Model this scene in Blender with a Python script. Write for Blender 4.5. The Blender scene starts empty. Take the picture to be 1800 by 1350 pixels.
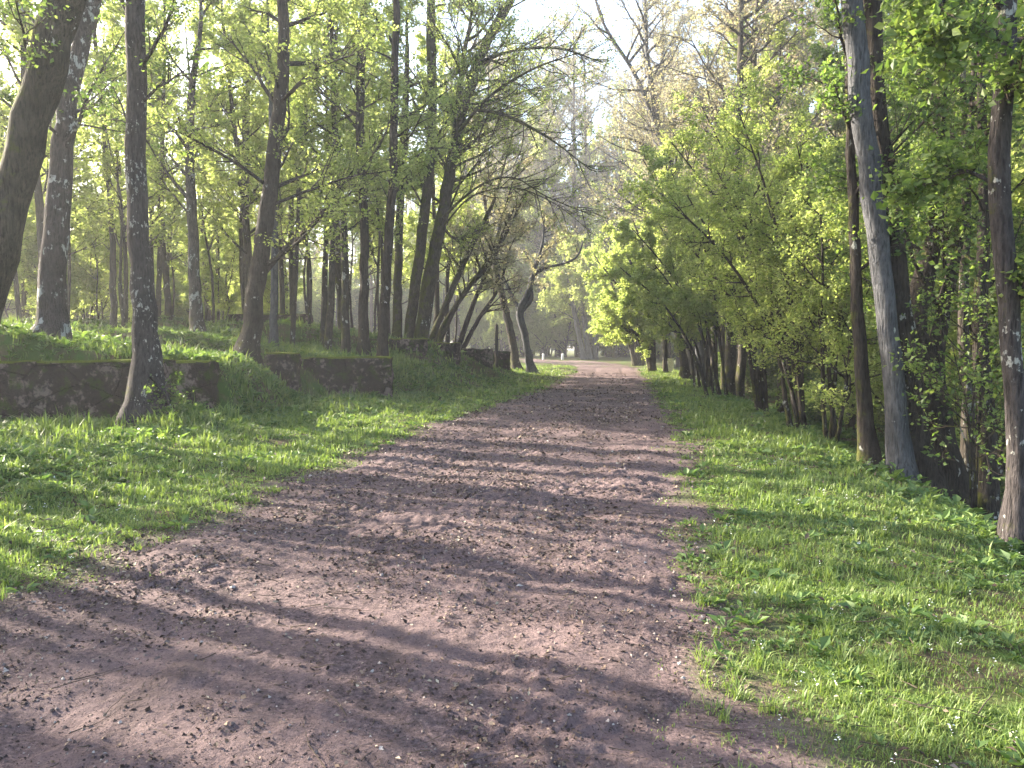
import bpy, math
import numpy as np
from mathutils import Vector
# ------------------------------------------------------------------ camera, sky, sun, exposure
SC = bpy.context.scene
COL = SC.collection
F = 1400.0                       # focal length in photo pixels (1800 wide)
PITCH = math.atan(65 / F)
EYE = 1.6
cam = bpy.data.cameras.new('camera'); cam.lens = 28; cam.sensor_width = 36
cam.clip_start = 0.05; cam.clip_end = 2000
co = bpy.data.objects.new('camera', cam); COL.objects.link(co)
co.location = (0, 0, EYE); co.rotation_euler = (math.pi / 2 - PITCH, 0, 0)
SC.camera = co
SUN_AZ, SUN_EL = math.radians(-62), math.radians(24)
world = bpy.data.worlds.new('World'); SC.world = world; world.use_nodes = True
wn = world.node_tree; bgn = wn.nodes['Background']
sky = wn.nodes.new('ShaderNodeTexSky'); sky.sky_type = 'NISHITA'; sky.sun_disc = False
sky.sun_elevation = SUN_EL; sky.sun_rotation = SUN_AZ % (2 * math.pi)
sky.dust_density = 3.0; sky.air_density = 1.0; sky.ozone_density = 1.0
wn.links.new(sky.outputs[0], bgn.inputs[0]); bgn.inputs[1].default_value = 0.105
sl = bpy.data.lights.new('sun', 'SUN'); sl.energy = 5.0; sl.angle = math.radians(0.53); sl.color = (1.0, 0.90, 0.74)
so = bpy.data.objects.new('sun', sl); COL.objects.link(so)
SDIR = Vector((math.sin(SUN_AZ) * math.cos(SUN_EL), math.cos(SUN_AZ) * math.cos(SUN_EL), math.sin(SUN_EL)))
so.rotation_euler = SDIR.to_track_quat('Z', 'Y').to_euler(); so.location = (-40, 25, 40)
SC.view_settings.view_transform = 'Standard'; SC.view_settings.look = 'None'
SC.view_settings.exposure = 2.78; SC.view_settings.gamma = 1.0
cy = SC.cycles
cy.max_bounces = 8; cy.diffuse_bounces = 6; cy.glossy_bounces = 2; cy.transmission_bounces = 6
cy.transparent_max_bounces = 4; cy.volume_bounces = 0
cy.caustics_reflective = False; cy.caustics_refractive = False
cy.use_denoising = True; cy.sample_clamp_indirect = 6.0
HAZE = 0.0013

# ------------------------------------------------------------------ small maths
RS = np.random.RandomState
_lat = RS(5).rand(256, 256)
def vnoise(x, y):
    x = np.asarray(x, float); y = np.asarray(y, float)
    xi = np.floor(x).astype(int); yi = np.floor(y).astype(int)
    fx = x - xi; fy = y - yi
    fx = fx * fx * (3 - 2 * fx); fy = fy * fy * (3 - 2 * fy)
    a = _lat[xi % 256, yi % 256]; b = _lat[(xi + 1) % 256, yi % 256]
    c = _lat[xi % 256, (yi + 1) % 256]; d = _lat[(xi + 1) % 256, (yi + 1) % 256]
    return (a * (1 - fx) + b * fx) * (1 - fy) + (c * (1 - fx) + d * fx) * fy - 0.5
def fbm(x, y, o=4):
    s = 0; a = 1.0
    for i in range(o):
        s = s + a * vnoise(x * 2 ** i + 17 * i, y * 2 ** i + 31 * i); a *= 0.5
    return s
def sstep(a, b, x):
    t = np.clip((x - a) / (b - a), 0, 1); return t * t * (3 - 2 * t)
def nrm(v):
    return v / np.maximum(np.linalg.norm(v, axis=-1, keepdims=True), 1e-9)
cp, sp = math.cos(PITCH), math.sin(PITCH)
def at(px, py, Y):
    r = (px - 900) / F; u = (675 - py) / F
    dy = cp + u * sp; dz = -sp + u * cp
    s = Y / dy
    return np.array([r * s, Y, EYE + dz * s])

# ------------------------------------------------------------------ the lie of the land
LE = np.array([[-20, -4.4], [-6, -3.6], [4.77, -3.05], [7.7, -2.6], [11.8, -2.1], [16, -1.45], [25, 0.35], [37, 2.45], [45, 3.75], [56, 4.7], [200, 20]])
RE = np.array([[-20, -3.5], [-6, -1.2], [3.0, 0.72], [4.57, 1.0], [7.7, 1.63], [11.8, 2.4], [25, 4.45], [45, 7.1], [56, 8.6], [200, 29]])
def xl(Y): return np.interp(Y, LE[:, 0], LE[:, 1])
def xr(Y): return np.interp(Y, RE[:, 0], RE[:, 1])
# rows: distance, foot of the bank and its top (metres left of the track), height of the terrace
BANK = np.array([[-20, 9, 14, 1.2], [16.4, 9, 14, 1.2], [16.8, 4.3, 5.2, 1.2], [19.5, 4.4, 6.0, 1.2], [23.6, 5.9, 7.9, 1.15], [24.2, 3.8, 4.8, 1.15],
                 [27, 2.9, 6.0, 1.2], [32.5, 1.4, 7.0, 1.3], [33.2, 4.4, 5.4, 1.75], [35.2, 4.6, 5.6, 1.75], [35.6, 2.4, 6.4, 1.3], [36.3, 4.2, 5.2, 1.6], [38.8, 4.4, 5.4, 1.5], [39.3, 2.0, 6.0, 1.1],
                 [40.0, 3.8, 4.8, 1.35], [41.7, 2.0, 6.0, .95], [42.5, 3.0, 4.2, 1.15], [46, 5, 11, .9], [60, 7, 16, .9], [200, 9, 18, 1.0]])
BY, BF, BT, BH = BANK.T
def height(X, Y):
    X = np.asarray(X, float); Y = np.asarray(Y, float)
    dl = xl(Y) - X; dr = X - xr(Y)
    f = np.interp(Y, BY, BF); t = np.interp(Y, BY, BT); hh = np.interp(Y, BY, BH)
    left = hh * sstep(f, t, dl) + 0.85 * sstep(0, 7, dl - t) * (Y > 10)
    left = left + 0.05 * sstep(0.8, 3.5, dl) + .36 * np.exp(-(((X + 6.6) / .8) ** 2 + ((Y - 15.5) / .9) ** 2)) + .22 * np.exp(-(((X + 6.4) / 1.5) ** 2 + ((Y - 9.6) / 1.2) ** 2))
    left = left + fbm(X * .55, Y * .55) * (.10 * sstep(1.0, 5, dl) + .25 * sstep(8, 14, dl)) + fbm(X * 2.2, Y * 2.2, 2) * 0.08 * sstep(0.3, 2, dl)
    right = -0.10 * sstep(0.3, 2.6, dr) - 1.15 * sstep(2.5, 5.2, dr) + fbm(X * .5 + 9, Y * .5) * 0.35 * sstep(2.8, 7, dr)
    right = right + fbm(X * 2.1 + 9, Y * 2.1, 2) * 0.05 * sstep(0.2, 1.5, dr)
    far = 0.35 * sstep(46, 80, Y) + 0.10 * np.sin(Y * 0.16) * sstep(20, 40, Y)
    bump = 0.28 * np.exp(-(((X - 3.1) / 1.2) ** 2 + ((Y - 49) / 3.0) ** 2))
    return np.where(dl > 0, left, 0) + np.where(dr > 0, right, 0) + far + bump + 0.05 * sstep(0.3, 1.2, np.maximum(dl, dr)) * (np.abs(dr) < 2.5)
def hz(x, y): return float(height(x, y))

# ------------------------------------------------------------------ mesh and object helpers
def mesh(name, V, Fq, mats, idx=None, smooth=True):
    """V (n,3); Fq: list of integer arrays (m,3) or (m,4)"""
    me = bpy.data.meshes.new(name)
    V = np.ascontiguousarray(V, dtype=np.float32)
    me.vertices.add(len(V)); me.vertices.foreach_set('co', V.ravel())
    li = np.concatenate([f.ravel() for f in Fq]).astype(np.int32)
    tot = np.concatenate([np.full(len(f), f.shape[1]) for f in Fq]).astype(np.int32)
    st = np.concatenate([[0], np.cumsum(tot)[:-1]]).astype(np.int32)
    me.loops.add(len(li)); me.loops.foreach_set('vertex_index', li)
    me.polygons.add(len(tot)); me.polygons.foreach_set('loop_start', st)
    me.polygons.foreach_set('loop_total', tot)
    for m in mats: me.materials.append(m)
    if idx is not None: me.polygons.foreach_set('material_index', np.asarray(idx, dtype=np.int32))
    me.polygons.foreach_set('use_smooth', np.full(len(tot), smooth, dtype=bool))
    me.update(); me.validate(); return me
class Buf:
    def __init__(s): s.V = []; s.F = []; s.I = []; s.n = 0
    def add(s, V, Fa, mi=0):
        s.V.append(V); s.F.append(Fa + s.n); s.I.append(np.full(len(Fa), mi)); s.n += len(V)
    def mesh(s, name, mats, smooth=True):
        return mesh(name, np.concatenate(s.V), s.F, mats, np.concatenate(s.I), smooth)
def link(name, data, parent=None):
    o = bpy.data.objects.new(name, data); COL.objects.link(o)
    if parent: o.parent = parent
    return o
def tag(o, label=None, cat=None, group=None, kind=None):
    if label: o['label'] = label
    if cat: o['category'] = cat
    if group: o['group'] = group
    if kind: o['kind'] = kind
    return o
def tube(P, R, sides, rng=None, lump=0.0):
    """P (N,K,3) polylines, R (N,K) radii -> verts, quads"""
    N, K, _ = P.shape
    T = np.empty_like(P); T[:, 1:-1] = P[:, 2:] - P[:, :-2]; T[:, 0] = P[:, 1] - P[:, 0]; T[:, -1] = P[:, -1] - P[:, -2]
    T = nrm(T); mean = nrm(P[:, -1] - P[:, 0])
    ref = np.zeros((N, 3)); ref[np.arange(N), np.argmin(np.abs(mean), axis=1)] = 1
    U = nrm(np.cross(T, ref[:, None, :])); W = np.cross(T, U)
    a = np.arange(sides) * 2 * np.pi / sides
    rr = R[:, :, None] * np.ones(sides)
    if lump and rng is not None:
        ph = rng.rand(N, 1, 3) * 6.28; k = np.arange(K)[None, :, None]
        rr = rr * (1 + (lump * (1 + (2.2 * np.exp(-np.maximum(P[..., 2] - P[:, :1, 2] - .1, 0) / .22) if lump > .045 else 0 * P[..., 2])))[..., None] * (np.sin(a * 2 + ph[..., :1] + k * .25) + .7 * np.sin(a * 3 + ph[..., 1:2] - k * .4) + .35 * rng.randn(N, K, sides)))
    V = P[:, :, None, :] + rr[..., None] * (np.cos(a)[None, None, :, None] * U[:, :, None, :] + np.sin(a)[None, None, :, None] * W[:, :, None, :])
    idx = np.arange(N * K * sides).reshape(N, K, sides)
    j = (np.arange(sides) + 1) % sides
    q = np.stack([idx[:, :-1, :], idx[:, :-1][:, :, j], idx[:, 1:][:, :, j], idx[:, 1:, :]], -1).reshape(-1, 4)
    return V.reshape(-1, 3), q
def grow(rng, S, D, L, R0, K, up=0.1, wob=0.15, tip=0.15):
    """straggling branch polylines: starts S, directions D, lengths L, radii R0"""
    N = len(S); P = np.empty((N, K + 1, 3)); P[:, 0] = S; d = nrm(D)
    for k in range(K):
        d = nrm(d + rng.randn(N, 3) * wob + np.array([0, 0, up]))
        P[:, k + 1] = P[:, k] + d * (L / K)[:, None]
    t = np.linspace(0, 1, K + 1)
    return P, R0[:, None] * (1 - (1 - tip) * t)
def spawn(rng, P, R, m, t0, t1, ang, lenf, rf, K, up, wob, cap=None):
    N, Kp, _ = P.shape
    pi = np.repeat(np.arange(N), m); n = len(pi)
    t = t0 + (t1 - t0) * (np.tile(np.arange(m), N) + rng.rand(n)) / m
    f = t * (Kp - 1); k = np.minimum(f.astype(int), Kp - 2); w = (f - k)[:, None]
    S = P[pi, k] * (1 - w) + P[pi, k + 1] * w
    T = nrm(P[pi, k + 1] - P[pi, k]); r = R[pi, k] * (1 - w[:, 0]) + R[pi, k + 1] * w[:, 0]
    plen = np.linalg.norm(P[:, -1] - P[:, 0], axis=1)[pi]
    a = rng.randn(n, 3); side = nrm(a - (a * T).sum(1, keepdims=True) * T)
    an = ang[0] + (ang[1] - ang[0]) * rng.rand(n)
    D = T * np.cos(an)[:, None] + side * np.sin(an)[:, None]
    L = lenf(plen, t, rng.rand(n))
    return grow(rng, S, D, L, np.minimum(r * 0.8, rf * (0.6 + 0.8 * rng.rand(n))), K, up, wob)
def leaves(rng, P, m, size, spread=0.06, t0=0.1, flat=0.5):
    """m leaves per twig polyline -> verts, quads (slightly folded diamonds)"""
    N, Kp, _ = P.shape
    pi = np.repeat(np.arange(N), m); n = len(pi)
    node = (np.floor(rng.rand(n) * 3) + 1) / 3; t = np.clip(node * (.82 + .18 * rng.rand(N)[pi]), t0, 1)     # leaves sit in bunches at the buds
    f = t * (Kp - 1); k = np.minimum(f.astype(int), Kp - 2); w = (f - k)[:, None]
    C = P[pi, k] * (1 - w) + P[pi, k + 1] * w + rng.randn(n, 3) * spread * .55
    a = nrm(rng.randn(n, 3) * [1, 1, .55] + [0, 0, -0.25])
    up = nrm(rng.randn(n, 3) * (1 - flat) + np.array([0, 0, 1]) * flat)
    b = nrm(np.cross(a, up)); nn = np.cross(a, b)
    l = (size * (0.4 + 1.0 * rng.rand(n)) * (.75 + .5 * rng.rand(N)[pi]))[:, None]
    V = np.stack([C, C + a * l * .45 + b * l * .34 + nn * l * .12, C + a * l, C + a * l * .45 - b * l * .34 + nn * l * .12], 1).reshape(-1, 3)
    return V, np.arange(n * 4).reshape(n, 4)
def resample(pts, n):
    pts = np.asarray(pts, float)
    if len(pts) < 3: 
        return np.array([pts[0] * (1 - u) + pts[-1] * u for u in np.linspace(0, 1, n)])
    s = np.concatenate([[0], np.cumsum(np.linalg.norm(np.diff(pts[:, :3], axis=0), axis=1))])
    u = np.linspace(0, s[-1], n); out = np.empty((n, pts.shape[1]))
    k = np.clip(np.searchsorted(s, u, side='right') - 1, 0, len(pts) - 2)
    m = np.gradient(pts, s, axis=0)
    h = (s[k + 1] - s[k])[:, None]; t = ((u - s[k])[:, None]) / h
    out = (2*t**3 - 3*t**2 + 1) * pts[k] + (t**3 - 2*t**2 + t) * h * m[k] + (-2*t**3 + 3*t**2) * pts[k+1] + (t**3 - t**2) * h * m[k+1]
    return out

# ------------------------------------------------------------------ materials
def new_mat(name):
    m = bpy.data.materials.new(name); m.use_nodes = True
    nt = m.node_tree; nt.nodes.clear()
    out = nt.nodes.new('ShaderNodeOutputMaterial'); return m, nt, out
def N(nt, t, **kw):
    n = nt.nodes.new(t)
    for k, v in kw.items():
        if k in n.inputs.keys() if hasattr(n.inputs, 'keys') else False: n.inputs[k].default_value = v
        else: setattr(n, k, v)
    return n
def ramp(nt, fac, stops):
    r = nt.nodes.new('ShaderNodeValToRGB'); e = r.color_ramp.elements
    while len(e) < len(stops): e.new(0.5)
    for i, (p, c) in enumerate(stops):
        e[i].position = p; e[i].color = (*c, 1) if len(c) == 3 else c
    nt.links.new(fac, r.inputs[0]); return r.outputs[0]
def noise(nt, vec, scale, detail=5, rough=.6):
    n = nt.nodes.new('ShaderNodeTexNoise'); n.inputs['Scale'].default_value = scale
    n.inputs['Detail'].default_value = detail; n.inputs['Roughness'].default_value = rough
    if vec is not None: nt.links.new(vec, n.inputs['Vector'])
    return n.outputs['Fac']
def mapping(nt, vec, sc):
    m = nt.nodes.new('ShaderNodeMapping'); m.inputs['Scale'].default_value = sc
    nt.links.new(vec, m.inputs['Vector']); return m.outputs[0]
def mix(nt, fac, a, b, mode='MIX'):
    m = nt.nodes.new('ShaderNodeMix'); m.data_type = 'RGBA'; m.blend_type = mode
    for s, v in ((m.inputs[0], fac), (m.inputs[6], a), (m.inputs[7], b)):
        if isinstance(v, (int, float)): s.default_value = v
        elif isinstance(v, tuple): s.default_value = (*v, 1)
        else: nt.links.new(v, s)
    return m.outputs[2]
def math_(nt, op, a, b=0.0):
    m = nt.nodes.new('ShaderNodeMath'); m.operation = op
    for s, v in ((m.inputs[0], a), (m.inputs[1], b)):
        if isinstance(v, (int, float)): s.default_value = v
        else: nt.links.new(v, s)
    return m.outputs[0]
def principled(nt, out, col, rough=.9, spec=.2, bump=None, bs=.3, bd=.02):
    p = nt.nodes.new('ShaderNodeBsdfPrincipled'); p.inputs['Roughness'].default_value = rough
    p.inputs['Specular IOR Level'].default_value = spec
    if isinstance(col, tuple): p.inputs['Base Color'].default_value = (*col, 1)
    else: nt.links.new(col, p.inputs['Base Color'])
    if bump is not None:
        b = nt.nodes.new('ShaderNodeBump'); b.inputs['Strength'].default_value = bs; b.inputs['Distance'].default_value = bd
        nt.links.new(bump, b.inputs['Height']); nt.links.new(b.outputs[0], p.inputs['Normal'])
    nt.links.new(p.outputs[0], out.inputs[0]); return p
def bark_mat(name, dark, light, moss=.4, lichen=.62, lsc=9, mosscol=(.075, .08, .02), white=(.36, .36, .33)):
    m, nt, out = new_mat(name)
    geo = nt.nodes.new('ShaderNodeNewGeometry'); pos = geo.outputs['Position']
    st = mapping(nt, pos, (1, 1, .22))
    n1 = noise(nt, st, 26, 6, .7); n2 = noise(nt, pos, 3.2, 4, .6)
    c = ramp(nt, n1, [(.3, dark), (.68, light)])
    c = mix(nt, ramp(nt, n2, [(.42, (0, 0, 0)), (.75, (.7, .7, .7))]), c, tuple(x * .7 for x in dark))
    lf = noise(nt, mapping(nt, pos, (1, 1, .7)), lsc, 4, .6); lz = noise(nt, pos, 1.6, 2, .5)
    lsum = math_(nt, 'ADD', math_(nt, 'MULTIPLY', lf, .65), math_(nt, 'MULTIPLY', lz, .45))
    c = mix(nt, ramp(nt, lsum, [(lichen, (0, 0, 0)), (lichen + .03, (1, 1, 1))]), c, white)
    if moss > 0:      # moss clings to the west side and the foot
        sx = nt.nodes.new('ShaderNodeSeparateXYZ'); nt.links.new(geo.outputs['Normal'], sx.inputs[0])
        mm = math_(nt, 'ADD', math_(nt, 'MULTIPLY', sx.outputs[0], -.18), math_(nt, 'ADD', math_(nt, 'MULTIPLY', noise(nt, pos, 3.0, 7, .7), 1.5), -.25))
        tc = nt.nodes.new('ShaderNodeTexCoord'); so_ = nt.nodes.new('ShaderNodeSeparateXYZ'); nt.links.new(tc.outputs['Object'], so_.inputs[0])
        foot = math_(nt, 'MAXIMUM', math_(nt, 'SUBTRACT', .05, math_(nt, 'MULTIPLY', so_.outputs[2], .09)), -.10)
        mm = math_(nt, 'ADD', mm, foot)
        c = mix(nt, ramp(nt, mm, [(.93 - moss, (0, 0, 0)), (1.06 - moss, (1, 1, 1))]), c, mosscol)
    fis = noise(nt, mapping(nt, pos, (1, 1, .13)), 38, 3, .6)
    c = mix(nt, ramp(nt, fis, [(.36, (.75, .75, .75)), (.46, (0, 0, 0))]), c, tuple(x * .45 for x in dark))
    principled(nt, out, c, .92, .15, math_(nt, 'ADD', n1, math_(nt, 'MULTIPLY', fis, 1.2)), 1.0, .04)
    return m
def leaf_mat(name, stops, trans, tcol):
    m, nt, out = new_mat(name)
    g = nt.nodes.new('ShaderNodeNewGeometry'); oi = nt.nodes.new('ShaderNodeObjectInfo')
    fac = math_(nt, 'ADD', math_(nt, 'MULTIPLY', g.outputs['Random Per Island'], .7), math_(nt, 'MULTIPLY', oi.outputs['Random'], .3))
    c = ramp(nt, fac, stops)
    p = nt.nodes.new('ShaderNodeBsdfPrincipled'); p.inputs['Roughness'].default_value = .5; p.inputs['Specular IOR Level'].default_value = .35
    nt.links.new(c, p.inputs['Base Color'])
    t = nt.nodes.new('ShaderNodeBsdfTranslucent'); nt.links.new(mix(nt, 1.0, c, tcol, 'MULTIPLY'), t.inputs[0])
    mx = nt.nodes.new('ShaderNodeMixShader'); mx.inputs[0].default_value = trans
    nt.links.new(p.outputs[0], mx.inputs[1]); nt.links.new(t.outputs[0], mx.inputs[2]); nt.links.new(mx.outputs[0], out.inputs[0])
    return m
M = {}
M['bark'] = bark_mat('bark_dark', (.018, .014, .012), (.075, .062, .052), .30, .68)
M['bark_lichen'] = bark_mat('bark_lichen', (.028, .022, .021), (.12, .10, .095), .28, .60, 6.5, white=(.42, .42, .40))
M['bark_speck'] = bark_mat('bark_speck', (.027, .023, .023), (.105, .09, .088), .24, .635, 17)
M['bark_grey'] = bark_mat('bark_grey', (.05, .05, .054), (.15, .15, .16), .12, .70)
M['bark_brown'] = bark_mat('bark_brown', (.038, .031, .026), (.14, .12, .10), .26, .625)
M['bark_moss'] = bark_mat('bark_moss', (.034, .029, .021), (.12, .10, .075), .52, .70)
M['bark_far'] = bark_mat('bark_far', (.028, .023, .019), (.10, .085, .07), .36, .66)
M['twig'], nt, out = new_mat('twig'); principled(nt, out, (.075, .058, .045), .9, .1)
M['twig_pink'], nt, out = new_mat('twig_pink'); principled(nt, out, (.17, .15, .14), .9, .1)
M['leaf_fresh'] = leaf_mat('leaf_fresh', [(0, (.22, .31, .09)), (.5, (.38, .45, .16)), (1, (.56, .60, .29))], .73, (1.0, 1.0, .66))
M['leaf_green'] = leaf_mat('leaf_green', [(0, (.08, .14, .04)), (.5, (.14, .21, .065)), (1, (.30, .37, .13))], .62, (.95, 1.0, .5))
M['leaf_bud'] = leaf_mat('leaf_bud', [(0, (.28, .25, .20)), (.5, (.33, .33, .22)), (1, (.38, .42, .22))], .5, (1, .9, .7))
M['grass'] = leaf_mat('grass_blade', [(0, (.09, .14, .045)), (.5, (.16, .23, .07)), (.93, (.28, .34, .11)), (1, (.48, .44, .30))], .45, (.95, 1.0, .5))
M['weed'] = leaf_mat('weed_leaf', [(0, (.07, .13, .045)), (.6, (.14, .22, .07)), (1, (.28, .36, .12))], .45, (.95, 1.0, .5))
M['ivy'] = leaf_mat('ivy_leaf', [(0, (.03, .07, .015)), (1, (.07, .13, .03))], .25, (1, 1, .5))
def track_colour(nt, P_):
    c = ramp(nt, noise(nt, P_, 34, 8, .75), [(.34, (.028, .021, .022)), (.5, (.108, .077, .079)), (.70, (.27, .195, .185))])
    c = mix(nt, ramp(nt, noise(nt, P_, .9, 6, .65), [(.40, (0, 0, 0)), (.62, (.8, .8, .8))]), c, (.165, .118, .117))
    c = mix(nt, ramp(nt, noise(nt, mapping(nt, P_, (1, .35, 1)), 2.6, 6, .7), [(.52, (0, 0, 0)), (.66, (.6, .6, .6))]), c, (.07, .052, .05))
    return mix(nt, ramp(nt, noise(nt, P_, 90, 3, .6), [(.60, (0, 0, 0)), (.66, (1, 1, 1))]), c, (.03, .022, .02))
# soil under the grass
M['soil'], nt, out = new_mat('woodland_ground')
g = nt.nodes.new('ShaderNodeNewGeometry'); P_ = g.outputs['Position']
c = ramp(nt, noise(nt, P_, 9, 8, .7), [(.3, (.045, .032, .02)), (.55, (.11, .08, .05)), (.75, (.20, .16, .11))])
c = mix(nt, ramp(nt, noise(nt, P_, 1.4, 6, .7), [(.40, (0, 0, 0)), (.58, (1, 1, 1))]), c, (.06, .10, .02))
ad = nt.nodes.new('ShaderNodeAttribute'); ad.attribute_name = 'dirt'
c2 = track_colour(nt, P_)
c = mix(nt, ad.outputs['Fac'], c, c2)
principled(nt, out, c, .95, .1, noise(nt, P_, 30, 6, .7), .8, .03)
# the track
M['track'], nt, out = new_mat('cinder_track')
g = nt.nodes.new('ShaderNodeNewGeometry'); P_ = g.outputs['Position']
c = track_colour(nt, P_)
hb = math_(nt, 'ADD', noise(nt, P_, 45, 6, .7), math_(nt, 'MULTIPLY', noise(nt, P_, 12, 4, .6), 1.4))
principled(nt, out, c, .95, .12, hb, 1.0, .025)
# old concrete
M['concrete'], nt, out = new_mat('old_concrete')
g = nt.nodes.new('ShaderNodeNewGeometry'); P_ = g.outputs['Position']
c = ramp(nt, noise(nt, P_, 14, 8, .75), [(.3, (.022, .017, .014)), (.6, (.065, .05, .04)), (.8, (.11, .09, .075))])
pale = math_(nt, 'ADD', math_(nt, 'MULTIPLY', noise(nt, P_, 1.5, 4, .6), .62), math_(nt, 'MULTIPLY', noise(nt, P_, 6, 5, .7), .45))
c = mix(nt, ramp(nt, pale, [(.56, (0, 0, 0)), (.62, (1, 1, 1))]), c, (.22, .17, .15))
c = mix(nt, ramp(nt, noise(nt, P_, 3.5, 6, .7), [(.52, (0, 0, 0)), (.62, (1, 1, 1))]), c, (.05, .07, .015))
bk = nt.nodes.new('ShaderNodeTexVoronoi'); bk.feature = 'DISTANCE_TO_EDGE'; bk.inputs['Scale'].default_value = .9
nt.links.new(mapping(nt, P_, (1, .3, 1.7)), bk.inputs['Vector'])
cr = ramp(nt, math_(nt, 'ADD', bk.outputs['Distance'], math_(nt, 'MULTIPLY', noise(nt, P_, 9, 5, .7), .06)), [(.03, (1, 1, 1)), (.05, (0, 0, 0))])
c = mix(nt, math_(nt, 'MULTIPLY', cr, .55), c, (.014, .011, .009))
hb = math_(nt, 'SUBTRACT', noise(nt, P_, 12, 8, .75), math_(nt, 'MULTIPLY', cr, .6))
principled(nt, out, c, .95, .1, hb, 1.0, .09)
M['moss'], nt, out = new_mat('moss')
g = nt.nodes.new('ShaderNodeNewGeometry'); P_ = g.outputs['Position']
principled(nt, out, ramp(nt, noise(nt, P_, 30, 6, .7), [(.3, (.07, .09, .012)), (.7, (.20, .22, .03))]), .95, .1, noise(nt, P_, 60, 4, .7), 1, .02)
M['stone_chip'], nt, out = new_mat('stone_chip')
g = nt.nodes.new('ShaderNodeNewGeometry')
principled(nt, out, ramp(nt, g.outputs['Random Per Island'], [(0, (.03, .022, .02)), (.55, (.085, .062, .056)), (.9, (.20, .16, .145)), (1, (.38, .34, .31))]), .9, .15)
M['dead_leaf'], nt, out = new_mat('dead_leaf')
g = nt.nodes.new('ShaderNodeNewGeometry')
principled(nt, out, ramp(nt, g.outputs['Random Per Island'], [(0, (.03, .02, .017)), (.6, (.10, .068, .05)), (.92, (.24, .18, .13)), (1, (.40, .34, .25))]), .8, .2)
M['wood'], nt, out = new_mat('weathered_wood')
g = nt.nodes.new('ShaderNodeNewGeometry')
principled(nt, out, ramp(nt, noise(nt, mapping(nt, g.outputs['Position'], (1, 1, .1)), 40, 5, .6), [(.3, (.03, .025, .02)), (.7, (.09, .08, .06))]), .9, .1)
M['white'], nt, out = new_mat('white_paint')
g = nt.nodes.new('ShaderNodeNewGeometry')
principled(nt, out, ramp(nt, noise(nt, g.outputs['Position'], 12, 5, .6), [(.3, (.55, .54, .50)), (.6, (.8, .8, .77))]), .7, .3)
M['petal'], nt, out = new_mat('petal'); principled(nt, out, (.8, .8, .78), .6, .3)

# ------------------------------------------------------------------ ground and track
def axis(a, segs):
    v = [a]
    for end, step in segs:
        n = max(1, int(round((end - v[-1]) / step))); s = v[-1]
        v += [s + (end - s) * (i + 1) / n for i in range(n)]
    return np.array(v)
gx = axis(-400, [(-120, 40), (-40, 8), (-18, 1.0), (12, .16), (30, .8), (80, 5), (400, 40)])
gy = axis(-120, [(-20, 20), (0, 2), (3, .3), (26, .16), (50, .3), (90, 1.0), (160, 5), (600, 44)])
GX, GY = np.meshgrid(gx, gy); GZ = height(GX, GY)
inner = np.minimum(GX - xl(GY), xr(GY) - GX)           # sinks a hand's breadth under the track
GZ = GZ - 0.13 * sstep(.0, .6, inner) * (GY < 57)
nx, ny = len(gx), len(gy)
ii = np.arange(nx * ny).reshape(ny, nx)
quads = np.stack([ii[:-1, :-1], ii[:-1, 1:], ii[1:, 1:], ii[1:, :-1]], -1).reshape(-1, 4)
o = link('ground', mesh('ground', np.stack([GX, GY, GZ], -1).reshape(-1, 3), [quads], [M['soil']]))
dirt = (1 - sstep(-.1, .65, np.maximum(-(GX - xl(GY)), GX - xr(GY)) + fbm(GX * 1.3, GY * 1.3, 3) * .8)) * (GY < 58)
dirt = np.maximum(dirt, np.minimum(1, 1.2 * np.exp(-((GX - .95) / .35) ** 2 - ((GY - 3.0) / .8) ** 2)))
at_ = o.data.attributes.new('dirt', 'FLOAT', 'POINT'); at_.data.foreach_set('value', dirt.ravel().astype(np.float32))
tag(o, kind='structure')
# track: rows of left/right edge points, bending left beyond 56 m
TL = resample([[y, x] for y, x in LE[:10]] + [[66, 4.6], [70, 1.5], [73, -7], [76, -30]], 500)
TR = resample([[y, x] for y, x in RE[:9]] + [[68, 8.8], [76, 6.6], [80.5, 1.8], [84, -8], [88, -30]], 500)
# even the rows out: finer rows near the camera
def fine(T):
    s = np.linspace(0, 1, len(T)); u = np.linspace(0, 1, 900) ** 1.0
    k = np.interp(u, [0, .12, .75, 1], [0.10, .17, .50, 1.0])
    return np.stack([np.interp(k, s, T[:, 1]), np.interp(k, s, T[:, 0])], 1)
a, b = fine(TL), fine(TR)
def yal(e):   # parametrise by own Y where the track is straight
    return e
Yr = np.concatenate([np.linspace(-8, 2, 40)[:-1], np.linspace(2, 20, 620)[:-1], np.linspace(20, 56, 260)])
A = np.stack([xl(Yr), Yr], 1); B = np.stack([xr(Yr), Yr], 1)
ta = resample(np.array([[4.7, 56], [4.9, 62], [4.2, 67], [0, 70.5], [-9, 73], [-30, 76]]), 60)[1:]
tb = resample(np.array([[8.6, 56], [9.2, 62], [9.2, 68], [7.4, 75], [1, 80], [-9, 83], [-30, 88]]), 60)[1:]
A = np.concatenate([A, ta]); B = np.concatenate([B, tb])
wl = fbm(A[:, 1] * 1.7, A[:, 1] * 0 + 3, 4) * .28; wr = fbm(B[:, 1] * 1.7, B[:, 1] * 0 + 40, 4) * .30
wr = wr * .8
A[:, 0] -= wl + .22; B[:, 0] += wr + .22
NT = 230
tt = np.linspace(0, 1, NT)[None, :, None]
XY = A[:, None, :] * (1 - tt) + B[:, None, :] * tt
X_, Y_ = XY[..., 0], XY[..., 1]
edge = np.minimum(tt[..., 0], 1 - tt[..., 0]) * 4.0
near = 1 - sstep(12, 30, Y_)
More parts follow.
